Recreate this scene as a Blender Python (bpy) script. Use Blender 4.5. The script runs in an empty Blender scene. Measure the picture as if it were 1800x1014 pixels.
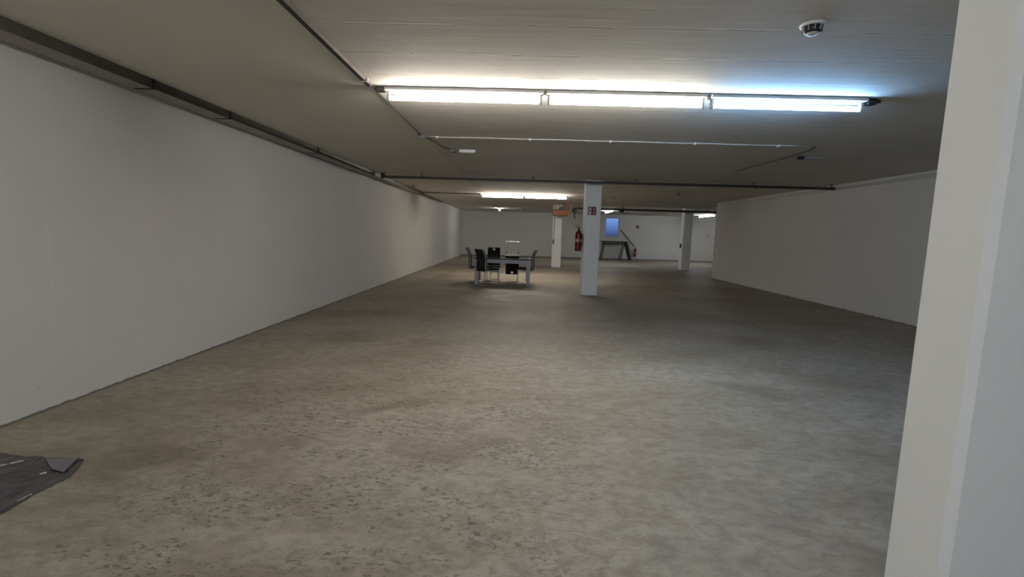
import bpy, bmesh, math, random
from mathutils import Vector, Matrix
random.seed(4)
S = bpy.context.scene
COL = S.collection
PI = math.pi

# ------------------------------------------------------------------ camera
# fitted to the photograph (1800 x 1014): focal length 831 px, pitched down 6.73 deg, rolled 1.63 deg, yaw -0.87 deg
FPX = 831.0; PITCH = 0.11752; ROLL = 0.028376; YAW = -0.015168; EYE = 1.5
F = Vector((math.sin(YAW)*math.cos(PITCH), math.cos(YAW)*math.cos(PITCH), -math.sin(PITCH)))
R0 = Vector((math.cos(YAW), -math.sin(YAW), 0)); U0 = R0.cross(F)
R1 = R0*math.cos(ROLL) + U0*math.sin(ROLL); U1 = -R0*math.sin(ROLL) + U0*math.cos(ROLL)
cd = bpy.data.cameras.new('camera'); cam = bpy.data.objects.new('camera', cd); COL.objects.link(cam)
cd.sensor_fit = 'HORIZONTAL'; cd.sensor_width = 36.0; cd.lens = FPX/1800*36.0; cd.clip_start = .05; cd.clip_end = 200
cam.matrix_world = Matrix.Translation((0, 0, EYE)) @ Matrix((R1, U1, -F)).transposed().to_4x4()
S.camera = cam

# ------------------------------------------------------------------ world and exposure
S.view_settings.view_transform = 'Standard'; S.view_settings.look = 'None'
S.view_settings.gamma = 1.0; S.view_settings.use_curve_mapping = False
S.view_settings.exposure = 0.30
W = bpy.data.worlds.new('daylight'); S.world = W; W.use_nodes = True
wn = W.node_tree.nodes; wl = W.node_tree.links
bg = wn['Background']; tc = wn.new('ShaderNodeTexCoord'); sx = wn.new('ShaderNodeSeparateXYZ'); cr = wn.new('ShaderNodeValToRGB')
wl.new(tc.outputs['Generated'], sx.inputs[0]); wl.new(sx.outputs['Z'], cr.inputs[0]); wl.new(cr.outputs[0], bg.inputs[0])
cr.color_ramp.elements[0].position = 0.0; cr.color_ramp.elements[0].color = (.040, .065, .17, 1)
cr.color_ramp.elements[1].position = 0.036; cr.color_ramp.elements[1].color = (.17, .29, .62, 1)
bg.inputs[1].default_value = 1.0

TUBE_POWER = 78.0
# added fill lamp, standing for daylight through an unseen doorway behind the viewpoint
dl = bpy.data.lights.new('added_doorway_fill', 'AREA'); dl.shape = 'RECTANGLE'; dl.size = 3.3; dl.size_y = 2.2
dl.energy = 230.0; dl.color = (.88, .94, 1.0)
dlo = bpy.data.objects.new('added_doorway_fill', dl); COL.objects.link(dlo); dlo.location = (-1.6, -4.98, 1.12)
dlo.rotation_euler = (math.pi/2, 0, math.pi)

# ------------------------------------------------------------------ materials
def lk(nt, a, b): nt.links.new(a, b)
def mat(name, col, rough=.6, metal=0., spec=.5, emit=None, es=0., vary=.06, scale=12., bump=0.):
    m = bpy.data.materials.new(name); m.use_nodes = True; nt = m.node_tree; b = nt.nodes['Principled BSDF']
    b.inputs['Roughness'].default_value = rough; b.inputs['Metallic'].default_value = metal
    b.inputs['Specular IOR Level'].default_value = spec
    t = nt.nodes.new('ShaderNodeTexCoord'); n = nt.nodes.new('ShaderNodeTexNoise'); n.inputs['Scale'].default_value = scale
    n.inputs['Detail'].default_value = 4; lk(nt, t.outputs['Object'], n.inputs['Vector'])
    r = nt.nodes.new('ShaderNodeValToRGB'); r.color_ramp.elements[0].position = .3; r.color_ramp.elements[1].position = .7
    r.color_ramp.elements[0].color = tuple(c*(1-vary) for c in col)+(1,)
    r.color_ramp.elements[1].color = tuple(min(1, c*(1+vary)) for c in col)+(1,)
    lk(nt, n.outputs['Fac'], r.inputs[0]); lk(nt, r.outputs[0], b.inputs['Base Color'])
    if emit: b.inputs['Emission Color'].default_value = tuple(emit)+(1,); b.inputs['Emission Strength'].default_value = es
    if bump:
        bp = nt.nodes.new('ShaderNodeBump'); bp.inputs['Strength'].default_value = bump; bp.inputs['Distance'].default_value = .01
        lk(nt, n.outputs['Fac'], bp.inputs['Height']); lk(nt, bp.outputs[0], b.inputs['Normal'])
    return m

class NG:                                  # small node-graph helper
    def __init__(s, name):
        s.m = bpy.data.materials.new(name); s.m.use_nodes = True; s.nt = s.m.node_tree; s.b = s.nt.nodes['Principled BSDF']
        s.tc = s.nt.nodes.new('ShaderNodeTexCoord').outputs['Object']
    def n(s, t): return s.nt.nodes.new(t)
    def set(s, sock, v):
        if isinstance(v, (int, float, tuple, list)): sock.default_value = v
        else: lk(s.nt, v, sock)
    def mapping(s, scale, loc=(0, 0, 0), rot=(0, 0, 0), src=None):
        m = s.n('ShaderNodeMapping'); m.inputs['Scale'].default_value = scale; m.inputs['Location'].default_value = loc
        m.inputs['Rotation'].default_value = rot; lk(s.nt, src or s.tc, m.inputs[0]); return m.outputs[0]
    def noise(s, vec, scale, detail=5, rough=.55, dist=0.):
        n = s.n('ShaderNodeTexNoise'); lk(s.nt, vec, n.inputs['Vector']); n.inputs['Scale'].default_value = scale
        n.inputs['Detail'].default_value = detail; n.inputs['Roughness'].default_value = rough; n.inputs['Distortion'].default_value = dist
        return n.outputs['Fac']
    def ramp(s, f, a, b, ca=0., cb=1.):
        r = s.n('ShaderNodeMapRange'); r.inputs['From Min'].default_value = a; r.inputs['From Max'].default_value = b
        r.inputs['To Min'].default_value = ca; r.inputs['To Max'].default_value = cb; r.interpolation_type = 'SMOOTHSTEP'
        s.set(r.inputs['Value'], f); return r.outputs['Result']
    def math(s, op, a, b=0.):
        m = s.n('ShaderNodeMath'); m.operation = op; s.set(m.inputs[0], a); s.set(m.inputs[1], b); return m.outputs[0]
    def mix(s, f, a, b):
        m = s.n('ShaderNodeMix'); m.data_type = 'RGBA'; s.set(m.inputs[0], f)
        s.set(m.inputs[6], a if not isinstance(a, tuple) else a+(1,)); s.set(m.inputs[7], b if not isinstance(b, tuple) else b+(1,)); return m.outputs[2]
    def xyz(s, src=None):
        x = s.n('ShaderNodeSeparateXYZ'); lk(s.nt, src or s.tc, x.inputs[0]); return x.outputs
    def bump(s, h, strength, dist=.01):
        b = s.n('ShaderNodeBump'); b.inputs['Strength'].default_value = strength; b.inputs['Distance'].default_value = dist
        s.set(b.inputs['Height'], h); lk(s.nt, b.outputs[0], s.b.inputs['Normal'])

def floor_material():
    g = NG('stained_concrete_floor')
    big = g.noise(g.mapping((.28, .55, 1)), 1.0, 5, .6, .4)
    mid = g.noise(g.mapping((.8, 1.45, 1), (3, 1, 0)), 1.5, 7, .66, .8)
    fine = g.noise(g.mapping((3.0, 4.6, 1)), 3.0, 6, .72, .5)
    grain = g.noise(g.mapping((1, 1, 1)), 60, 3, .6)
    c = g.mix(g.ramp(big, .34, .66), (.225, .183, .133), (.38, .338, .278))
    c = g.mix(g.ramp(mid, .36, .70, 0, .6), c, (.43, .385, .325))
    c = g.mix(g.ramp(mid, .48, .30, 0, .50), c, (.170, .137, .098))
    c = g.mix(g.ramp(fine, .60, .36, 0, .46), c, (.13, .112, .085))
    # worn, spalled patch in the middle near the camera
    xs = g.xyz()
    ex = g.math('POWER', g.math('DIVIDE', g.math('ADD', xs[0], .95), 1.45), 2.)
    ey = g.math('POWER', g.math('DIVIDE', g.math('SUBTRACT', xs[1], 3.3), 2.4), 2.)
    worn = g.ramp(g.math('ADD', g.math('ADD', ex, ey), g.math('MULTIPLY', big, 1.2)), 2.3, 1.0)
    pit = g.noise(g.mapping((10, 20, 1), (1.5, .4, 0), (0, 0, .35)), 2.0, 6, .74, .6)
    pm = g.noise(g.mapping((1.2, 2.2, 1), (7, 2, 0)), 1.3, 3)
    pits = g.math('MULTIPLY', g.ramp(pit, .53, .60), g.math('MULTIPLY', g.math('ADD', g.math('MULTIPLY', worn, .9), .1), g.ramp(pm, .40, .56)))
    c = g.mix(g.math('MULTIPLY', pits, .85), c, (.075, .062, .048))
    lite = g.ramp(g.noise(g.mapping((3, 6, 1), (9, 4, 0)), 2.2, 4, .6, 1.0), .64, .74, 0, .22)
    c = g.mix(lite, c, (.47, .43, .37))
    dots = g.n('ShaderNodeTexVoronoi'); dots.inputs['Scale'].default_value = 2.6; lk(g.nt, g.mapping((1, 1, 1)), dots.inputs['Vector'])
    dd = g.ramp(dots.outputs['Distance'], .022, .012)
    c = g.mix(g.math('MULTIPLY', dd, .8), c, (.06, .05, .045))
    c = g.mix(g.ramp(grain, .3, .7, 0, .16), c, (.13, .12, .10))
    g.set(g.b.inputs['Base Color'], c)
    g.set(g.b.inputs['Roughness'], g.ramp(mid, .3, .7, .50, .72)); g.b.inputs['Specular IOR Level'].default_value = .35
    g.bump(g.math('ADD', g.math('MULTIPLY', grain, .35), g.math('SUBTRACT', g.math('MULTIPLY', fine, .5), pits)), .35, .006)
    return g.m

def ceiling_material():
    g = NG('board_marked_concrete_ceiling')
    xs = g.xyz()
    big = g.noise(g.mapping((.5, .8, 1)), 1.0, 5, .6)
    c = g.mix(g.ramp(big, .3, .7), (.58, .555, .50), (.66, .635, .59))
    streak = g.noise(g.mapping((.6, 9, 1)), 1.4, 4, .6)
    c = g.mix(g.ramp(streak, .35, .7, 0, .35), c, (.70, .68, .64))
    c = g.mix(g.ramp(xs[0], -1.39, -1.41, 0, .8), c, (.73, .70, .615))  # left strip: missing light put into the lighter colour, yellowish tone its own
    # formwork board joints every half metre, broken up
    wob = g.math('MULTIPLY', g.noise(g.mapping((.8, .8, 1)), 1.2, 2), .02)
    fr = g.math('FRACT', g.math('DIVIDE', g.math('ADD', g.math('ADD', xs[1], 20.08), wob), .5))
    d = g.math('ABSOLUTE', g.math('SUBTRACT', fr, .5))
    slab = g.ramp(xs[0], -1.41, -1.39)          # the strip left of the trunking was cast smooth, without joints
    joint = g.math('MULTIPLY', g.ramp(d, .018, .008), slab)
    seg = g.noise(g.mapping((1.1, 2.0, 1), (2, 8, 0)), 1.0, 3, .7)
    jl = g.math('MULTIPLY', joint, g.ramp(seg, .52, .57)); jd = g.math('MULTIPLY', joint, g.ramp(seg, .48, .43))
    c = g.mix(g.math('MULTIPLY', jl, .55), c, (.85, .83, .78)); c = g.mix(g.math('MULTIPLY', jd, .6), c, (.24, .225, .20))
    sm = g.noise(g.mapping((2.2, 9, 1), (0, 3, 0)), 1.6, 4, .65)
    near = g.math('MULTIPLY', slab, g.ramp(g.math('ABSOLUTE', g.math('SUBTRACT', fr, .5)), .10, .02))
    c = g.mix(g.math('MULTIPLY', g.ramp(sm, .60, .72, 0, .5), near), c, (.30, .285, .26))
    v = g.n('ShaderNodeTexVoronoi'); v.inputs['Scale'].default_value = 2.3; lk(g.nt, g.mapping((1, 1.6, 1)), v.inputs['Vector'])
    pit = g.ramp(v.outputs['Distance'], .040, .020)
    c = g.mix(g.math('MULTIPLY', pit, .55), c, (.13, .12, .11))
    g.set(g.b.inputs['Base Color'], c); g.b.inputs['Roughness'].default_value = .8; g.b.inputs['Specular IOR Level'].default_value = .25
    g.bump(g.math('SUBTRACT', g.math('ADD', g.math('MULTIPLY', streak, .8), jl), g.math('ADD', jd, pit)), .5, .006)
    return g.m

def wall_material(name='white_painted_wall', base=(.69, .68, .655), axis=1):
    g = NG(name)
    xs = g.xyz()
    big = g.noise(g.mapping((.4, .4, .6)), 1.0, 4, .55)
    c = g.mix(g.ramp(big, .3, .7), tuple(v*.95 for v in base), base)
    fine = g.noise(g.mapping((1, 1, 1)), 28, 4, .65)
    run = g.noise(g.mapping((3.2, 3.2, .10), (0, 0, 4)), 2.0, 4, .6)
    c = g.mix(g.ramp(run, .62, .78, 0, .28), c, tuple(min(1, v*1.12) for v in base))
    c = g.mix(g.ramp(run, .36, .22, 0, .22), c, tuple(v*.86 for v in base))
    v = g.n('ShaderNodeTexVoronoi'); v.inputs['Scale'].default_value = 2.1; lk(g.nt, g.tc, v.inputs['Vector'])
    c = g.mix(g.ramp(v.outputs['Distance'], .022, .012, 0, .6), c, (.2, .19, .17))
    dirt = g.math('ADD', xs[2], g.math('MULTIPLY', g.noise(g.mapping((5, 5, 5)), 2, 4), -.035))
    c = g.mix(g.ramp(dirt, .006, -.004, 0, .85), c, (.10, .09, .075))
    g.set(g.b.inputs['Base Color'], c); g.b.inputs['Roughness'].default_value = .75; g.b.inputs['Specular IOR Level'].default_value = .25
    g.bump(fine, .35, .004)
    return g.m

M = {}
M['floor'] = floor_material(); M['ceiling'] = ceiling_material(); M['wall'] = wall_material()
M['pillar'] = wall_material('white_painted_pillar', (.83, .84, .85))
M['tube_warm'] = mat('lit_tube_warm_white', (.9, .9, .85), emit=(1.0, .91, .80), es=TUBE_POWER)
M['tube_blue'] = mat('lit_tube_daylight_blue', (.9, .9, .9), emit=(.30, .58, 1.0), es=TUBE_POWER*1.15)
M['tube_cool'] = mat('fill_tube_cool_white', (.9, .9, .9), emit=(.62, .80, 1.0), es=TUBE_POWER*.3)
M['tube_far'] = mat('lit_tube_ageing_white', (.9, .9, .9), emit=(.90, .95, 1.0), es=TUBE_POWER*.8)
M['tube_second'] = mat('lit_tube_warm_white_second_row', (.9, .9, .88), emit=(1.0, .92, .80), es=TUBE_POWER*1.5)
M['tube_back'] = mat('fill_tube_white_row_behind', (.9, .9, .88), emit=(.93, .97, .95), es=TUBE_POWER*1.8)
M['tube_dim'] = mat('lit_tube_dim_white', (.9, .9, .9), emit=(1.0, .96, .90), es=TUBE_POWER*.5)
M['tube_neutral'] = mat('lit_tube_neutral_white', (.9, .9, .88), emit=(.97, .94, .86), es=TUBE_POWER)
M['enamel'] = mat('white_enamelled_steel', (.55, .55, .54), .4)
M['grey_plastic'] = mat('grey_plastic', (.30, .30, .30), .5)
M['black_plastic'] = mat('black_plastic', (.018, .018, .02), .4)
M['white_plastic'] = mat('white_plastic', (.75, .76, .78), .4)
M['brown_plastic'] = mat('brown_grey_plastic', (.12, .105, .09), .5)
M['galv'] = mat('dull_galvanised_steel', (.15, .135, .115), .55, .35, vary=.2, scale=5)
M['galv_bounce'] = mat('bounce_lit_galvanised_steel', (.36, .335, .30), .6, .1, vary=.12, scale=4)  # channel underside only: floor bounce light put into a paler steel colour
M['galv_dark'] = mat('dark_rail_steel', (.060, .053, .045), .5, .3, vary=.2, scale=5)
M['rail_light'] = mat('worn_rail_steel', (.24, .22, .20), .4, .6)
M['rail_black'] = mat('black_painted_rail', (.012, .012, .012), .5)
M['conduit'] = mat('pale_conduit_plastic', (.62, .62, .60), .35)
M['orange'] = mat('orange_painted_steel', (.26, .072, .015), .45, vary=.1)
M['cable'] = mat('grey_cable', (.13, .13, .125), .6)
M['red'] = mat('red_enamel', (.15, .006, .016), .3, vary=.05)
M['sign_red'] = mat('red_sign_face', (.12, .006, .022), .5)
M['sign_white'] = mat('white_sign_print', (.72, .66, .70), .5)
M['label_cream'] = mat('cream_printed_label', (.46, .37, .20), .5, vary=.25, scale=40)
M['leather'] = mat('black_leatherette', (.006, .006, .007), .55, spec=.25, bump=.1, scale=60)
M['piping'] = mat('pale_grey_leatherette', (.46, .45, .43), .5)
M['chrome'] = mat('chrome_tube', (.75, .74, .72), .12, 1., vary=.02)
M['table_top'] = mat('black_table_top', (.010, .010, .012), .35, spec=.3)
M['table_glass'] = mat('dark_table_glass', (.02, .021, .024), .12, spec=.7)
M['table_body'] = mat('pale_grey_lacquer', (.47, .48, .53), .4)
M['bench'] = mat('dark_green_grey_steel', (.018, .024, .023), .7, vary=.2)
M['pole'] = mat('dark_worn_wood', (.035, .028, .022), .6, vary=.3)
M['frame_white'] = mat('white_window_frame', (.60, .62, .64), .5)
M['switch'] = mat('grey_switch_plastic', (.56, .56, .54), .6)
M['skirt'] = mat('grey_skirting', (.20, .20, .19), .7, vary=.15)

# ------------------------------------------------------------------ mesh helpers
def BM(): return bmesh.new()
def box(bm, x0, x1, y0, y1, z0, z1, bev=0., rot=None):
    g = bmesh.ops.create_cube(bm, size=1); vs = g['verts']
    for v in vs: v.co = Vector(((x0+x1)/2+v.co.x*(x1-x0), (y0+y1)/2+v.co.y*(y1-y0), (z0+z1)/2+v.co.z*(z1-z0)))
    if rot: bmesh.ops.transform(bm, matrix=rot, verts=vs)
    if bev:
        es = list({e for v in vs for e in v.link_edges})
        bmesh.ops.bevel(bm, geom=es, offset=bev, segments=2, affect='EDGES', profile=.5)
    return bm
def tube(bm, pts, r, seg=10, caps=True):
    pts = [Vector(p) for p in pts]; rings = []; up = None
    for i, p in enumerate(pts):
        a = pts[i]-pts[i-1] if i else pts[1]-pts[0]; b = pts[i+1]-pts[i] if i < len(pts)-1 else a
        t = (a.normalized()+b.normalized()).normalized()
        if up is None:
            up = Vector((0, 0, 1)) if abs(t.z) < .9 else Vector((1, 0, 0))
        u = t.cross(up).normalized(); w = u.cross(t).normalized(); up = w
        rr = r[i] if isinstance(r, (list, tuple)) else r
        rings.append([bm.verts.new(p+u*rr*math.cos(2*PI*k/seg)+w*rr*math.sin(2*PI*k/seg)) for k in range(seg)])
    for a, b in zip(rings, rings[1:]):
        for k in range(seg): bm.faces.new((a[k], a[(k+1) % seg], b[(k+1) % seg], b[k])).smooth = True
    if caps:
        bm.faces.new(rings[0][::-1]); bm.faces.new(rings[-1])
    return bm
def lathe(bm, prof, c=(0, 0, 0), seg=28, caps=True):
    rings = [[bm.verts.new((c[0]+r*math.cos(2*PI*k/seg), c[1]+r*math.sin(2*PI*k/seg), c[2]+z)) for k in range(seg)] for r, z in prof]
    for a, b in zip(rings, rings[1:]):
        for k in range(seg): bm.faces.new((a[k], a[(k+1) % seg], b[(k+1) % seg], b[k])).smooth = True
    if caps:
        bm.faces.new(rings[0][::-1]); bm.faces.new(rings[-1])
    return bm
def fillet(pts, rad, n=5):
    pts = [Vector(p) for p in pts]; out = [pts[0]]
    for a, b, c in zip(pts, pts[1:], pts[2:]):
        u = (a-b).normalized(); v = (c-b).normalized(); r = min(rad, (a-b).length*.49, (c-b).length*.49)
        p, q = b+u*r, b+v*r
        for i in range(n+1):
            t = i/n; out.append(p*(1-t)**2+b*2*t*(1-t)+q*t*t)
    out.append(pts[-1]); return out
def obj(name, bm, m, parent=None, loc=(0, 0, 0), rot=(0, 0, 0)):
    bmesh.ops.recalc_face_normals(bm, faces=bm.faces)
    me = bpy.data.meshes.new(name); bm.to_mesh(me); bm.free(); me.materials.append(M[m] if isinstance(m, str) else m)
    o = bpy.data.objects.new(name, me); COL.objects.link(o); o.parent = parent; o.location = loc; o.rotation_euler = rot
    return o
def tag(o, label, cat, group=None):
    o['label'] = label; o['category'] = cat
    if group: o['group'] = group
    return o
def thing(name, label, cat, loc=(0, 0, 0), rotz=0, group=None):
    o = bpy.data.objects.new(name, None); COL.objects.link(o); o.location = loc; o.rotation_euler = (0, 0, rotz)
    o.empty_display_size = .1
    return tag(o, label, cat, group)
def struct(name, bm, m):
    o = obj(name, bm, m); o['kind'] = 'structure'; return o
def dup(root, loc, rot, label, group=None):
    r = root.copy(); COL.objects.link(r); r.location = loc; r.rotation_euler = rot; r['label'] = label
    if group: r['group'] = group
    for ch in list(root.children):
        c = ch.copy(); COL.objects.link(c); c.parent = r
        for g in list(ch.children):
            d = g.copy(); COL.objects.link(d); d.parent = c
    return r

# ------------------------------------------------------------------ the hall
H = 2.80; XL = -3.70; XR = 7.24; YB = -5.0; YF = 30.12; XF = 15.0; YE = 17.9
T = .25
struct('floor', box(BM(), XL-T, XF+T, YB-T, YF+T, -.2, 0), 'floor')
struct('ceiling', box(BM(), XL-T, XF+T, YB-T, YF+T, H, H+.25), 'ceiling')
struct('wall_left', box(BM(), XL-T, XL, YB, YF, 0, H), 'wall')
DX0, DX1, DZ = -3.35, .15, 2.3
b = BM(); box(b, XL-T, DX0, YB-T, YB, 0, H); box(b, DX1, XR+T, YB-T, YB, 0, H); box(b, DX0, DX1, YB-T, YB, DZ, H)
struct('wall_back', b, 'wall')
b = BM(); box(b, DX0, DX0+.06, YB-.2, YB+.02, 0, DZ); box(b, DX1-.06, DX1, YB-.2, YB+.02, 0, DZ); box(b, DX0+.06, DX1-.06, YB-.2, YB+.02, DZ-.06, DZ)
struct('door_1', b, 'enamel')  # unseen doorway frame, added around the fill lamp
struct('wall_right', box(BM(), XR, XR+T, YB, YE, 0, H), 'wall')
struct('wall_recess', box(BM(), XR+T, XF, YE-T, YE, 0, H), 'wall')
struct('wall_side', box(BM(), XF, XF+T, YE-T, YF, 0, H), 'wall')
# far wall with the window opening
WX0, WX1, WZ0, WZ1 = 5.31, 6.17, 1.44, 2.60
b = BM()
box(b, XL-T, WX0, YF, YF+T, 0, H); box(b, WX1, XF+T, YF, YF+T, 0, H)
box(b, WX0, WX1, YF, YF+T, 0, WZ0); box(b, WX0, WX1, YF, YF+T, WZ1, H)
struct('wall_far', b, 'wall')
struct('baseboard_far', box(BM(), XL, XF, YF-.015, YF, 0, .06), 'skirt')
b = BM()
for a in ((WX0, WX0+.04, WZ0, WZ1), (WX1-.04, WX1, WZ0, WZ1), (WX0+.04, WX1-.04, WZ0, WZ0+.04), (WX0+.04, WX1-.04, WZ1-.04, WZ1)):
    box(b, a[0], a[1], YF+.06, YF+.12, a[2], a[3])
win = struct('window_1', b, 'frame_white')
g = NG('window_glass'); g.b.inputs['Transmission Weight'].default_value = 1.; g.b.inputs['Roughness'].default_value = 0.; g.b.inputs['IOR'].default_value = 1.05
g.b.inputs['Base Color'].default_value = (.86, .92, 1, 1)
obj('window_pane', box(BM(), WX0+.04, WX1-.04, YF+.085, YF+.091, WZ0+.04, WZ1-.04), g.m, win)
obj('window_sill', box(BM(), WX0-.04, WX1+.04, YF-.05, YF+.06, WZ0-.03, WZ0, .005), 'frame_white', win)

# pillars
def pillar(x0, x1, y0, y1, label, bev=.012):
    p = thing('concrete_pillar', label, 'pillar', ((x0+x1)/2, (y0+y1)/2, 0))
    w, d = (x1-x0)/2, (y1-y0)/2
    b = BM(); box(b, -w, w, -d, d, 0, H)
    es = [e for e in b.edges if abs(e.verts[0].co.z-e.verts[1].co.z) > 1]
    bmesh.ops.bevel(b, geom=es, offset=bev, segments=1, affect='EDGES')
    obj('shaft', b, 'pillar', p); return p
PX0, PX1, PY0, PY1 = 1.54, 1.92, 11.6, 11.98
pillar(1.60, 2.02, 1.645, 1.92, 'large white pillar at the right edge of the view, closest to the camera', .024)
pillar(PX0, PX1, PY0, PY1, 'white pillar carrying the red square sign, right of the dining table')
pillar(1.42, 1.82, 21.25, 21.65, 'distant white pillar directly below the orange hoist')
pillar(7.36, 7.75, 21.70, 22.1, 'distant shaded pillar standing near the end of the right wall')

# ------------------------------------------------------------------ tube lights
# one batten: origin on the ceiling, length along local X
def batten(L, label, tubemat, loc, rotz=0, group=None, lit=True, r=.021):
    t = thing('tube_light', label, 'ceiling light', loc, rotz, group)
    h = L/2
    b = BM(); box(b, -h, h, -.072, .072, -.030, 0, .004)
    obj('housing', b, 'enamel', t)
    b = BM(); box(b, -h+.03, h-.03, -.018, .018, -.042, -.030, .003)
    obj('gear_tray', b, 'enamel', t)
    for s in (-1, 1):
        b = BM(); box(b, s*(h-.022)-.011, s*(h-.022)+.011, -.022, .022, -.112, -.030, .005)
        obj('lamp_holder', b, 'grey_plastic', t)
    o = obj('tube', tube(BM(), [(-h+.034, 0, -.086), (-h+.045, 0, -.086), (h-.045, 0, -.086), (h-.034, 0, -.086)], [r*.75, r, r, r*.75], 16), tubemat, t)
    if lit: o['label'] = 'glowing tube'
    return t
RY = 4.56
batten(1.46, 'lit warm white tube light, left end of the nearest row of three', 'tube_warm', (-.56, RY, H), group=None)
batten(1.46, 'lit warm white tube light, middle of the nearest row of three', 'tube_neutral', (.93, RY, H))
batten(1.40, 'bluish lit tube light, right end of the nearest row of three', 'tube_blue', (2.40, RY, H))
b = BM(); box(b, -.04, .04, -.03, .03, -.055, 0, .004); box(b, .04, .085, -.015, .015, -.035, -.01, .003)
tag(obj('connector_box', b, 'black_plastic', loc=(3.15, RY-.02, H)), 'black end connector beside the bluish tube light', 'connector')
b = BM(); box(b, -.04, .04, -.03, .03, -.04, 0, .004)
tag(obj('connector_box', b, 'brown_plastic', loc=(-1.335, RY-.02, H)), 'brown grey connector joining the left tube light to the long ceiling trunking', 'connector')
R2Y = 16.45
batten(1.45, 'lit tube light above the table side, left one of the far pair', 'tube_second', (-.66, R2Y, H), r=.024)
batten(1.45, 'lit tube light nearer the pillars, right one of the far pair', 'tube_second', (.82, R2Y, H), r=.024)
# cool lit battens in the far bay, running away from the camera
batten(2.3, 'lit cool tube light seen just right of the signed pillar under the far rail', 'tube_far', (4.55, 24.9, H), PI/2, r=.024)
batten(2.3, 'lit tube light in the far bay beyond the end of the right wall', 'tube_far', (10.4, 27.0, H), PI/2, r=.024)
batten(1.2, 'dimly lit tube light on the far left ceiling, running towards the far wall', 'tube_dim', (-1.2, 25.9, H), PI/2, r=.030)
# unseen row behind the camera, added to light the near pillar and left wall
batten(1.46, 'unseen lit tube light added behind the viewpoint, left end of its row', 'tube_back', (-2.55, -1.9, H))
batten(1.46, 'unseen lit tube light added behind the viewpoint, middle of its row', 'tube_back', (-.58, -1.9, H))
batten(1.46, 'unseen cool lit tube light added behind the viewpoint, right end of its row', 'tube_cool', (1.7, -1.9, H))

# ------------------------------------------------------------------ trunking, cables and ceiling fittings
TX = -1.405
b = BM(); box(b, TX-.025, TX+.018, YB+.01, RY-.12, H-.028, H-.002, .003)
tr = tag(obj('cable_trunking', b, 'rail_black'), 'long dark trunking on the ceiling running from the near edge to the tube lights', 'trunking')
obj('side_strip', box(BM(), TX+.018, TX+.022, YB+.01, RY-.12, H-.022, H-.004), 'galv', tr)
for y in (-.6, 1.2, 2.55, 4.28):
    obj('clip', box(BM(), TX-.022, TX+.034, y-.012, y+.012, H-.032, H-.001, .002), 'enamel', tr)
b = tube(BM(), [(TX+.02, RY-.10, H-.012), (TX+.01, RY+.1, H-.012), (TX, 6.0, H-.012), (TX, 6.62, H-.012)], .009, 8)
tag(obj('ceiling_cable', b, 'cable'), 'thin dark cable on the ceiling leading on from the near trunking', 'cable')
b = BM(); box(b, -.06, .06, -.05, .05, -.05, 0, .006)
j = tag(obj('junction_box', b, 'cable', loc=(TX+.01, 6.68, H)), 'dark junction box where ceiling cable meets the pale conduit', 'junction box')
obj('lid', box(BM(), -.05, .05, -.04, .04, -.056, -.05, .002), 'grey_plastic', j)
b = tube(BM(), [(TX+.03, 6.735, H-.011), (TX+.10, 7.1, H-.011), (TX+.16, 7.6, H-.011), (TX+.23, 7.72, H-.011)], .009, 8)
tag(obj('ceiling_cable', b, 'brown_plastic'), 'short brown cable bending behind the dark junction box on the ceiling', 'cable')
b = BM(); box(b, -.045, .045, -.05, .05, -.045, 0, .006)
j = tag(obj('junction_box', b, 'brown_plastic', loc=(-1.13, 7.79, H)), 'small brown junction box left of the white emergency light', 'junction box')
obj('lid', box(BM(), -.036, .036, -.04, .04, -.05, -.045, .002), 'galv', j)
e = thing('emergency_light', 'small white rectangular emergency light on the ceiling, unlit', 'emergency light', (-.90, 7.80, H))
obj('housing', box(BM(), -.13, .13, -.035, .035, -.035, 0, .006), 'white_plastic', e)
obj('diffuser', box(BM(), -.12, .12, -.028, .028, -.05, -.035, .008), 'enamel', e)
# lateral pale conduit
pts = [(TX+.07, 6.72, H-.009)]
for i in range(1, 25):
    x = TX+.07+i*(3.85-TX-.07)/24; pts.append((x, 6.75+.012*math.sin(i*1.3), H-.009))
cdt = tag(obj('conduit', tube(BM(), pts, .007, 8), 'conduit'), 'pale thin conduit crossing the ceiling beyond the nearest tube lights', 'conduit')
for x in (-1.2, .09, 1.2, 2.36, 3.5):
    obj('clip', box(BM(), x-.012, x+.012, 6.725, 6.78, H-.03, H-.001, .002), 'white_plastic', cdt)
# right-hand emergency fitting with its cables
e = thing('emergency_light', 'dark unlit emergency light with black end box on the right ceiling', 'emergency light', (4.42, 7.60, H))
obj('end_box', box(BM(), -.17, -.07, -.03, .03, -.05, 0, .005), 'black_plastic', e)
obj('housing', box(BM(), -.07, .22, -.03, .03, -.035, 0, .005), 'grey_plastic', e)
b = tube(BM(), [(4.02, 6.78, H-.010), (4.10, 7.0, H-.010), (4.13, 7.5, H-.010), (4.12, 8.2, H-.010), (4.10, 9.4, H-.010)], .009, 8)
tag(obj('ceiling_cable', b, 'galv_dark'), 'dark cable on the right ceiling passing the black ended emergency light', 'cable')
# smoke detector
d = thing('smoke_detector', 'round white smoke detector on the ceiling at upper right', 'smoke detector', (1.73, 3.06, H))
obj('base', lathe(BM(), [(.062, -.014), (.070, -.010), (.072, 0)]), 'white_plastic', d)
obj('chamber', lathe(BM(), [(.030, -.052), (.047, -.044), (.055, -.014)]), 'black_plastic', d)
for k in range(10):
    b = BM(); a = 2*PI*k/10; box(b, .047, .058, -.003, .003, -.042, -.013, rot=Matrix.Rotation(a, 4, 'Z'))
    obj('grille_bar', b, 'grey_plastic', d)
obj('cap', lathe(BM(), [(.014, -.060), (.028, -.058), (.034, -.050)]), 'enamel', d)
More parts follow.
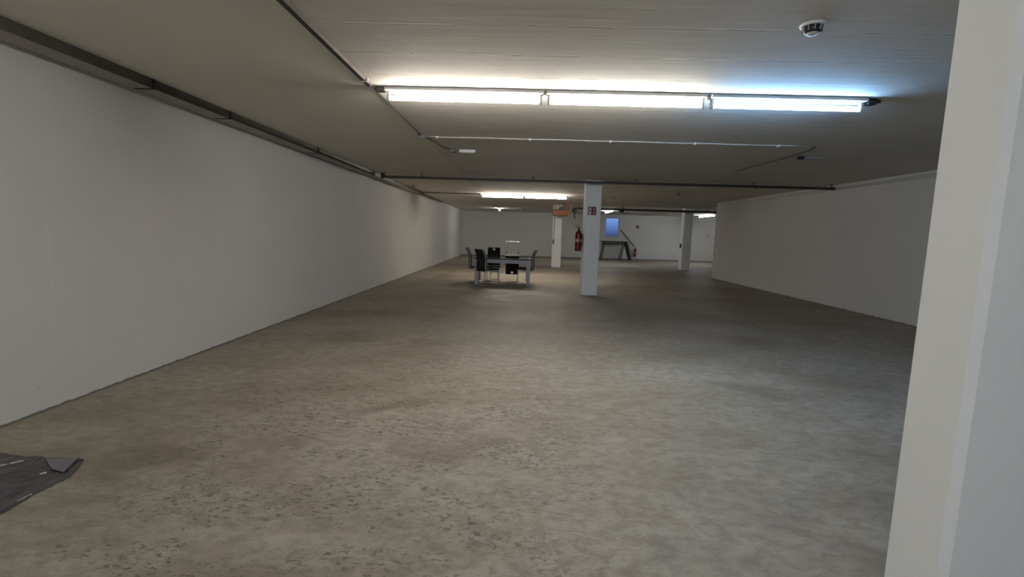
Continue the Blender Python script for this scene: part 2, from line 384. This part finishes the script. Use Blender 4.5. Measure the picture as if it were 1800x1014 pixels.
# small hooks left in the ceiling
hk = None
for x, y, lab in ((3.12, 16.4, 'small dark ceiling hook right of the signed pillar, nearer its edge'), (4.62, 14.3, 'small dark ceiling hook halfway between signed pillar and right wall'),
                  (5.75, 12.0, 'small dark ceiling hook just beyond the cross rail at right'), (-3.2, 14.1, 'flat dark ceiling hook beside the left wall channel beyond the cross rail'),
                  (.15, 25.6, 'tiny dark ceiling hook beyond the far pair of tube lights')):
    if hk is None:
        b = BM(); box(b, -.045, .045, -.045, .045, -.012, 0, .003)
        tube(b, fillet([(0, 0, -.01), (0, 0, -.055), (.04, 0, -.055), (.04, 0, -.03)], .015), .008, 8)
        hk = tag(obj('ceiling_hook', b, 'galv_dark', loc=(x, y, H)), lab, 'hook', 'hooks left in the ceiling')
    else:
        dup(hk, (x, y, H), (0, 0, 0), lab)

# channel along the left wall
CX0, CX1 = -3.60, -3.40
def channel(y0, y1, x0, x1, z0, m):
    b = BM()
    box(b, x0, x1, y0, y1, z0, z0+.008); box(b, x1-.008, x1, y0, y1, z0+.008, H-.004); box(b, x0, x0+.008, y0, y1, z0+.008, H-.004)
    box(b, x0+.008, x1-.008, y0, y1, H-.010, H-.004)
    return b
ch = thing('wall_channel', 'long dark metal channel under the ceiling along the left wall', 'channel rail', (0, 0, 0))
obj('side_panel', box(BM(), CX1-.008, CX1, YB+.01, 16.7, H-.085, H), 'galv_dark', ch)
obj('underside', box(BM(), CX0, CX1-.008, YB+.01, 16.7, H-.085, H-.077), 'galv_bounce', ch)
obj('inner_side', box(BM(), CX0, CX0+.008, YB+.01, 16.7, H-.077, H), 'galv', ch)
for y in (4.45, 5.6, 8.0, 16.3):
    b = BM(); box(b, CX0+.03, CX1+.006, y-.015, y+.015, H-.091, H-.085, .002); box(b, CX1, CX1+.006, y-.015, y+.015, H-.085, H-.001)
    tube(b, [(CX1+.014, y, H-.085), (CX1+.014, y, H-.001)], .007, 8)
    obj('hanger', b, 'rail_black', ch)
b = BM(); box(b, -3.56, -3.50, 16.72, 21.4, H-.05, H, .004)
tag(obj('wall_rail', b, 'galv_dark'), 'thinner dark rail continuing beyond the left wall channel', 'rail')
b = BM(); box(b, -3.48, -1.42, R2Y-.02, R2Y+.02, H-.03, H, .003)
tag(obj('cable_trunking', b, 'galv'), 'slim trunking from the left wall channel to the far pair of tube lights', 'trunking')

# cross rail (sliding curtain track)
CY = 11.22; cz = H-.115
cr_ = thing('cross_rail', 'long dark double rail crossing under the ceiling in front of the signed pillar', 'rail', (0, CY, 0))
b = BM(); box(b, -3.20, 7.20, -.035, -.015, cz, cz+.055, .003); box(b, -3.20, 7.20, .015, .035, cz, cz+.055, .003)
obj('rail_side', b, 'galv_dark', cr_)
obj('rail_web', box(BM(), -3.20, 7.20, -.015, .015, cz+.035, cz+.05), 'rail_light', cr_)
for x in (-2.35, .25, 2.62, 5.35, 7.12):
    b = BM(); box(b, x-.03, x+.03, -.045, .045, cz+.05, cz+.062, .002); tube(b, [(x, 0, cz+.06), (x, 0, H-.001)], .010, 8); box(b, x-.04, x+.04, -.03, .03, H-.008, H-.0005)
    obj('hanger', b, 'galv_dark', cr_)
obj('end_block', box(BM(), -3.30, -3.20, -.05, .05, cz-.01, H-.005, .005), 'rail_black', cr_)

# crane rail in front of the far bay
KY = 20.55; kz = 2.565
cr2 = thing('hoist_rail', 'black hoist rail under the ceiling running right from the orange hoist', 'rail', (0, KY, 0))
b = BM(); box(b, 2.18, 14.9, -.04, .04, kz, kz+.012); box(b, 2.18, 14.9, -.04, .04, kz+.068, kz+.08); box(b, 2.18, 14.9, -.006, .006, kz+.012, kz+.068)
obj('beam', b, 'rail_black', cr2)
for x in (2.5, 4.35, 7.9, 11.5):
    b = BM(); tube(b, [(x, 0, kz+.08), (x, 0, H-.001)], .014, 8); box(b, x-.05, x+.05, -.04, .04, H-.01, H-.0005); box(b, x-.04, x+.04, -.045, .045, kz+.078, kz+.09)
    obj('hanger', b, 'rail_black', cr2)
def trolley(x, label, big):
    t = thing('rail_trolley', label, 'trolley', (x, KY, kz))
    b = BM()
    for s in (-1, 1): box(b, -.10, .10, s*.055-.008, s*.055+.008, -.06, .06, .004)
    obj('side_plate', b, 'black_plastic', t)
    for s in (-1, 1):
        for u in (-1, 1): obj('wheel', tube(BM(), [(s*.05, u*.012, .036), (s*.05, u*.046, .036)], .022, 14), 'cable', t)
    b = BM()
    if big:
        box(b, -.03, .03, -.03, .03, -.32, -.06, .006); box(b, .03, .11, -.02, .02, -.17, -.13, .004); box(b, -.005, .05, -.022, .022, -.40, -.32, .004)
        box(b, -.12, .04, -.03, .03, -.11, -.06, .004)
    else:
        tube(b, fillet([(-.02, 0, -.06), (.02, 0, -.10), (.12, 0, -.13), (.2, 0, -.10), (.26, 0, -.02)], .03), .014, 8)
    obj('hook', b, 'black_plastic', t)
trolley(2.27, 'black trolley bracket at the rail end beside the orange hoist', True)
trolley(4.28, 'black trolley with hanging cable loop on the rail right of the signed pillar', False)

# orange hoist
hz = 2.27
h = thing('hoist', 'orange electric hoist hanging under the ceiling with a control cable', 'hoist', (1.68, KY, 0))
b = BM(); box(b, -.335, .335, -.17, .17, hz, 2.53, .03)
obj('cover', b, 'orange', h)
for x0, x1 in ((-.335, -.21), (.17, .335)):
    b = BM(); box(b, x0, x0+.03, -.12, .12, 2.52, 2.72, .004); box(b, x1-.03, x1, -.12, .12, 2.52, 2.72, .004); box(b, x0, x1, -.12, .12, 2.70, 2.74, .004)
    obj('mounting_plate', b, 'orange', h)
b = tube(BM(), [(.0, -.12, 2.57), (.0, .12, 2.57)], .085, 22); tube(b, [(-.0, -.14, 2.57), (-.0, .14, 2.57)], .03, 12)
obj('drum', b, 'black_plastic', h)
b = BM(); box(b, -.30, .30, -.03, .03, 2.74, H-.001, .002)
obj('ceiling_bracket', b, 'galv', h)
b = tube(BM(), [(-.24, -.10, hz), (-.245, -.10, 1.9), (-.262, -.10, 1.5), (-.268, -.10, 1.25)], .014, 8)
obj('control_cable', b, 'cable', h)
b = BM(); box(b, -.30, -.236, -.125, -.075, 1.06, 1.26, .01)
ctl = obj('control_pendant', b, 'black_plastic', h)
for z in (1.21, 1.16, 1.11): obj('button', tube(BM(), [(-.268, -.128, z), (-.268, -.120, z)], .012, 12), 'grey_plastic', ctl)

# ------------------------------------------------------------------ sign on the pillar
def text(s, size, x, z, parent, m='sign_white', bold=0.):
    c = bpy.data.curves.new('letter', 'FONT'); c.body = s; c.size = size; c.extrude = .0008; c.align_x = 'CENTER'; c.offset = bold
    t = bpy.data.objects.new('letter', c); COL.objects.link(t)
    bpy.context.view_layer.update()
    me = bpy.data.meshes.new_from_object(t); bpy.data.objects.remove(t)
    me.materials.clear(); me.materials.append(M[m])
    o = bpy.data.objects.new('letter', me); COL.objects.link(o); o.parent = parent; o.rotation_euler = (PI/2, 0, 0); o.location = (x, -.0065, z)
    return o
sg = thing('fire_safety_sign', 'dark red square sign with white characters high on the nearer pillar', 'sign', (1.705, PY0, 2.075))
obj('plate', box(BM(), -.100, .100, -.006, 0, -.100, .100, .002), 'sign_red', sg)
text('A', .115, -.048, .008, sg, bold=.003); text('B', .115, -.048, -.088, sg, bold=.003)
text('Y', .085, .055, .000, sg); text('C', .085, .050, -.080, sg)

# ------------------------------------------------------------------ fire extinguishers
def extinguisher(name, label, loc, rotz, s=1.):
    t = thing(name, label, 'fire extinguisher', loc, rotz); r = .085*s
    obj('cylinder', lathe(BM(), [(r*.82, 0), (r*.97, .012*s), (r, .03*s), (r, .40*s), (r*.93, .44*s), (r*.70, .475*s), (r*.36, .495*s), (r*.34, .515*s)]), 'red', t)
    obj('foot_ring', lathe(BM(), [(r*1.02, -.006*s), (r*1.02, .018*s)]), 'black_plastic', t)
    lb = obj('label_band', lathe(BM(), [(r*1.012, .22*s), (r*1.012, .29*s)], caps=False), 'label_cream', t)
    b = lathe(BM(), [(.026*s, .51*s), (.028*s, .55*s), (.014*s, .56*s), (.014*s, .575*s)])
    obj('valve', b, 'black_plastic', t)
    b = BM(); box(b, -.012*s, .012*s, -.10*s, .03*s, .565*s, .577*s, .003, Matrix.Translation((0, 0, 0)))
    box(b, -.012*s, .012*s, -.10*s, .03*s, .60*s, .612*s, .003); box(b, -.012*s, .012*s, .018*s, .03*s, .57*s, .61*s)
    obj('lever', b, 'black_plastic', t)
    b = tube(BM(), fillet([(.02*s, 0, .545*s), (.09*s, 0, .56*s), (r+.018*s, .02*s, .45*s), (r+.016*s, .02*s, .16*s)], .04*s), .010*s, 8)
    obj('hose', b, 'black_plastic', t)
    b = BM(); box(b, -.03*s, .03*s, r*.98, r+.015*s, .10*s, .42*s, .002)
    obj('wall_bracket', b, 'galv', t)
    return t
# on the left (-X) face of the signed pillar: its +Y local side faces the pillar (+X)
extinguisher('fire_extinguisher', 'red fire extinguisher with cream label hung beside the signed pillar', (PX0-.102, 11.86, 1.10), -PI/2, 1.0)
extinguisher('fire_extinguisher', 'small red fire extinguisher on the far wall at the foot of the leaning bar', (7.22, YF-.104, .22), 0, .98)

# far wall things
sg2 = thing('wall_sign', 'tiny dark red sign high on the far wall above the small fire extinguisher', 'sign', (7.33, YF, 2.08))
obj('plate', box(BM(), -.085, .085, -.01, 0, -.09, .09, .002), 'sign_red', sg2)
b = BM(); box(b, -.035, .035, -.013, -.01, -.012, .012)
obj('pictogram', b, 'sign_white', sg2)
b = tube(BM(), [(6.25, YF-.03, 1.885), (6.6, YF-.03, 1.50), (7.17, YF-.03, .87)], .026, 10)
tag(obj('diagonal_bar', b, 'pole'), 'long dark bar slanting down the far wall towards the small extinguisher', 'bar')
# trestle bench
t = thing('trestle_bench', 'tall dark trestle bench against the far wall under the blue window', 'bench', (5.8, 29.6, 0))
obj('top', box(BM(), -.78, .78, -.30, .30, 1.08, 1.15, .008), 'bench', t)
def leg(x0, x1, y0, y1, w=.026):
    b = tube(BM(), [(x1, y1, .0), (x0, y0, 1.085)], w, 4); return b
for y0, y1 in ((-.22, -.28), (.22, .28)):
    obj('leg', leg(-.62, -.80, y0, y1), 'bench', t); obj('leg', leg(.60, .40, y0, y1), 'bench', t)
b = BM(); vs = [(.66, 1.08), (.80, 1.08), (1.06, 0), (.98, 0)]
for y in (-.28, .28): [b.verts.new((x, y, z)) for x, z in vs]
b.verts.ensure_lookup_table(); V = b.verts
for f in ((0, 1, 2, 3), (7, 6, 5, 4), (0, 4, 5, 1), (1, 5, 6, 2), (2, 6, 7, 3), (3, 7, 4, 0)): b.faces.new([V[i] for i in f])
obj('end_panel', b, 'bench', t)
obj('brace', box(BM(), -.66, .62, .20, .24, .95, 1.02, .004), 'bench', t)
# small switches
b = BM(); box(b, -.05, 0, -.05, .05, -.10, .10, .008); 
o = tag(obj('switch_box', b, 'black_plastic', loc=(7.36, 21.9, 1.12)), 'small black switch box on the left side of the shaded distant pillar', 'switch')
b = BM(); box(b, -.14, .14, -.03, 0, -.18, .18, .008)
tag(obj('wall_panel', b, 'switch', loc=(11.75, YF, 1.6)), 'pale grey small panel on the far wall near the end of the right wall', 'panel')

# ------------------------------------------------------------------ dining table
TX0, TX1, TY0, TY1 = -1.30, .30, 13.58, 14.50
t = thing('dining_table', 'pale grey dining table with a black glass top', 'table', ((TX0+TX1)/2, (TY0+TY1)/2, 0))
hx, hy = (TX1-TX0)/2, (TY1-TY0)/2
obj('table_top', box(BM(), -hx-.02, hx+.02, -hy-.02, hy+.02, .720, .750, .002), 'table_top', t)
obj('glass_inset', box(BM(), -hx+.04, hx-.04, -hy+.04, hy-.04, .750, .753), 'table_glass', t)
b = BM()
box(b, -hx+.11, hx-.11, -hy+.01, -hy+.035, .615, .720); box(b, -hx+.11, hx-.11, hy-.035, hy-.01, .615, .720)
box(b, -hx+.01, -hx+.035, -hy+.11, hy-.11, .615, .720); box(b, hx-.035, hx-.01, -hy+.11, hy-.11, .615, .720)
obj('apron', b, 'table_body', t)
for sx_ in (-1, 1):
    for sy in (-1, 1):
        x, y = sx_*(hx-.055), sy*(hy-.055)
        obj('leg', box(BM(), x-.055, x+.055, y-.055, y+.055, 0, .720, .004), 'table_body', t)

# ------------------------------------------------------------------ cantilever chairs
def back_profile(z):          # y position of the middle of the backrest slab at height z, chair faces +Y
    k = [(.40, -.205), (.50, -.225), (.60, -.222), (.70, -.213), (.80, -.222), (.90, -.255), (1.02, -.315)]
    for (a, ya), (b_, yb) in zip(k, k[1:]):
        if z <= b_:
            t = (z-a)/(b_-a); t = t*t*(3-2*t)*.3+t*.7; return ya+(yb-ya)*t
    return k[-1][1]
def make_chair(label):
    c = thing('dining_chair', label, 'chair', group='black cantilever dining chairs')
    # backrest: slab on a grid with a round hand hole near the top
    b = BM(); N, Kx = 30, 17; hw = .205; th = .042
    zs = [.40+.62*i/N for i in range(N+1)]
    hole_c, hole_r = (.0, .962), .043
    def hwz(z): return hw - .012*max(0, (z-.4)/.62) - (.02*max(0, (z-.99)/.03)**2 if z > .99 else 0)
    fr, bk = {}, {}
    for i, z in enumerate(zs):
        for k in range(Kx+1):
            x = (-1+2*k/Kx)*hwz(z); zz = z
            dx, dz = x-hole_c[0], zz-hole_c[1]; d_ = math.hypot(dx, dz)
            if 1e-6 < d_ < hole_r+.014 and d_ > hole_r-.013: x = hole_c[0]+dx/d_*hole_r; zz = hole_c[1]+dz/d_*hole_r
            y = back_profile(zz); fr[i, k] = b.verts.new((x, y+th, zz)); bk[i, k] = b.verts.new((x, y-th, zz))
    def inside(i, k):
        x = (-1+2*(k+.5)/Kx)*hwz(zs[i]); z = (zs[i]+zs[i+1])/2
        return math.hypot(x-hole_c[0], z-hole_c[1]) < hole_r
    cells = {(i, k) for i in range(N) for k in range(Kx) if not inside(i, k)}
    for i, k in cells:
        b.faces.new((fr[i, k], fr[i, k+1], fr[i+1, k+1], fr[i+1, k])).smooth = True
        b.faces.new((bk[i, k], bk[i+1, k], bk[i+1, k+1], bk[i, k+1])).smooth = True
        for (di, dk, a, c2) in ((-1, 0, (i, k), (i, k+1)), (1, 0, (i+1, k+1), (i+1, k)), (0, -1, (i+1, k), (i, k)), (0, 1, (i, k+1), (i+1, k+1))):
            if (i+di, k+dk) not in cells: b.faces.new((fr[a], bk[a], bk[c2], fr[c2]))
    bmesh.ops.remove_doubles(b, verts=b.verts, dist=.0002)
    back = obj('backrest', b, 'leather', c)
    for s in (-1, 1):
        b = BM(); prev = None
        for z in zs:
            y = back_profile(z); x = s*hwz(z)
            ring = [b.verts.new((x-s*.002, y-.012, z)), b.verts.new((x+s*.006, y-.012, z)), b.verts.new((x+s*.006, y+.012, z)), b.verts.new((x-s*.002, y+.012, z))]
            if prev:
                for q in range(4): b.faces.new((prev[q], prev[(q+1) % 4], ring[(q+1) % 4], ring[q]))
            else: b.faces.new(ring)
            prev = ring
        b.faces.new(prev)
        p = obj('side_piping', b, 'piping', back); p['label'] = 'pale grey side edge'
    # seat
    b = BM(); box(b, -.210, .210, -.20, .235, .435, .480, .018)
    seat = obj('seat', b, 'leather', c)
    b = BM(); box(b, -.212, .212, -.19, .237, .405, .434, .008)
    p = obj('seat_band', b, 'piping', seat); p['label'] = 'pale grey seat edge'
    # cantilever frame, one bent chrome tube
    path = [(-.185, -.20, .395), (-.185, .215, .395), (-.185, .235, .013), (-.185, -.245, .013), (.185, -.245, .013), (.185, .235, .013), (.185, .215, .395), (.185, -.20, .395)]
    b = tube(BM(), fillet(path, .055, 6), .0125, 10)
    tube(b, [(-.185, .0, .395), (.185, .0, .395)], .010, 8)
    obj('frame', b, 'chrome', c)
    return c
def face(dx, dy): return math.atan2(-dx, dy)        # rotation about Z that turns local +Y to (dx, dy)
ch0 = make_chair('black dining chair at the left end of the table, seen from the side')
ch0.location = (-1.27, 14.16, 0); ch0.rotation_euler = (0, 0, face(1, .06))
dup(ch0, (-.90, 13.36, 0), (0, 0, face(.80, .60)), 'black dining chair nearest the viewer, turned with its back and hand hole showing')
dup(ch0, (-.82, 14.72, 0), (0, 0, face(.04, -1)), 'black dining chair on the far side of the table, facing the viewer')
dup(ch0, (.165, 14.00, 0), (0, 0, face(-1, .03)), 'black dining chair at the right end of the table, seen from the side')
# the upturned one: seat on the table top, backrest hanging behind the far edge
dup(ch0, (-.235, 14.345, .753+.481), (PI, 0, 0), 'black dining chair placed upside down on the table, chrome legs up')

# ------------------------------------------------------------------ plastic sheet on the floor
g = NG('crumpled_dark_foil')
n1 = g.noise(g.mapping((1, 1, 1)), 5, 5, .6, .5)
g.set(g.b.inputs['Base Color'], g.mix(g.ramp(n1, .35, .65), (.040, .034, .036), (.072, .065, .072)))
g.b.inputs['Roughness'].default_value = .38; g.bump(n1, .5, .02)
outline = [(-3.60, 2.90), (-3.30, 2.84), (-3.12, 2.795), (-3.02, 2.81), (-2.93, 2.785), (-2.86, 2.80), (-2.80, 2.775), (-2.72, 2.80),
           (-2.66, 2.70), (-2.60, 2.585), (-2.61, 2.50), (-2.62, 2.40), (-2.60, 2.27), (-2.62, 2.14), (-2.80, 2.02), (-3.2, 1.95), (-3.60, 2.1)]
cx = sum(p[0] for p in outline)/len(outline); cy = sum(p[1] for p in outline)/len(outline)
b = BM(); RN = 14; rings = []
OL = []
for i in range(len(outline)):
    a, c2 = outline[i], outline[(i+1) % len(outline)]
    for q in range(4): t_ = q/4; OL.append((a[0]*(1-t_)+c2[0]*t_+random.uniform(-.006, .006), a[1]*(1-t_)+c2[1]*t_+random.uniform(-.006, .006)))
from mathutils import noise as mnoise
for r_ in range(1, RN+1):
    f = r_/RN; row = []
    for x, y in OL:
        X, Y = cx+(x-cx)*f, cy+(y-cy)*f
        zz = .006+.016*abs(mnoise.noise(Vector((X*6, Y*6, 0))))+.010*abs(mnoise.noise(Vector((X*17, Y*17, 3))))
        row.append(b.verts.new((X-cx, Y-cy, zz if r_ < RN else .003)))
    rings.append(row)
cv = b.verts.new((0, 0, .015)); nn = len(OL)
for k in range(nn): b.faces.new((cv, rings[0][k], rings[0][(k+1) % nn]))
for a, c2 in zip(rings, rings[1:]):
    for k in range(nn): b.faces.new((a[k], c2[k], c2[(k+1) % nn], a[(k+1) % nn]))
sh = obj('plastic_sheet', b, g.m, loc=(cx, cy, 0)); tag(sh, 'crumpled dark plastic sheet lying on the floor by the left wall', 'sheet')
sol = sh.modifiers.new('thickness', 'SOLIDIFY'); sol.thickness = .0015; sol.offset = 1
b = BM()  # white highlight along the sheet edge, modelled as a pale strip
for (x0, y0, x1, y1) in ((-2.635, 2.26, -2.63, 2.385),):
    tube(b, [(x0-cx, y0-cy, .007), (x1-cx, y1-cy, .007)], .005, 6)
    p = obj('edge_highlight', b, 'conduit', sh); p['label'] = 'painted highlight along the edge'

M['foil_highlight'] = mat('highlit_foil', (.15, .135, .155), .45, vary=.15, scale=6)  # foil highlight put into a paler colour on the folded corner
b = BM(); vs = [(-2.905, 2.738), (-2.735, 2.778), (-2.66, 2.60), (-2.76, 2.63)]
lo = [b.verts.new((x-cx, y-cy, .020)) for x, y in vs]; hi = [b.verts.new((x-cx, y-cy, .023)) for x, y in vs]
b.faces.new(hi); b.faces.new(lo[::-1])
for k in range(4): b.faces.new((lo[k], lo[(k+1) % 4], hi[(k+1) % 4], hi[k]))
p = obj('highlit_fold', b, 'foil_highlight', sh); p['label'] = 'folded corner with painted highlight'
for (x0, y0, x1, y1) in ((-3.085, 2.60, -3.045, 2.64), (-3.035, 2.65, -2.995, 2.69), (-2.745, 2.545, -2.725, 2.565), (-2.89, 2.36, -2.865, 2.385)):  # crease highlights on the foil, modelled as small white bits
    b = tube(BM(), [(x0-cx, y0-cy, .034), (x1-cx, y1-cy, .034)], .004, 6)
    p = obj('crease_highlight', b, 'conduit', sh); p['label'] = 'painted crease highlight'
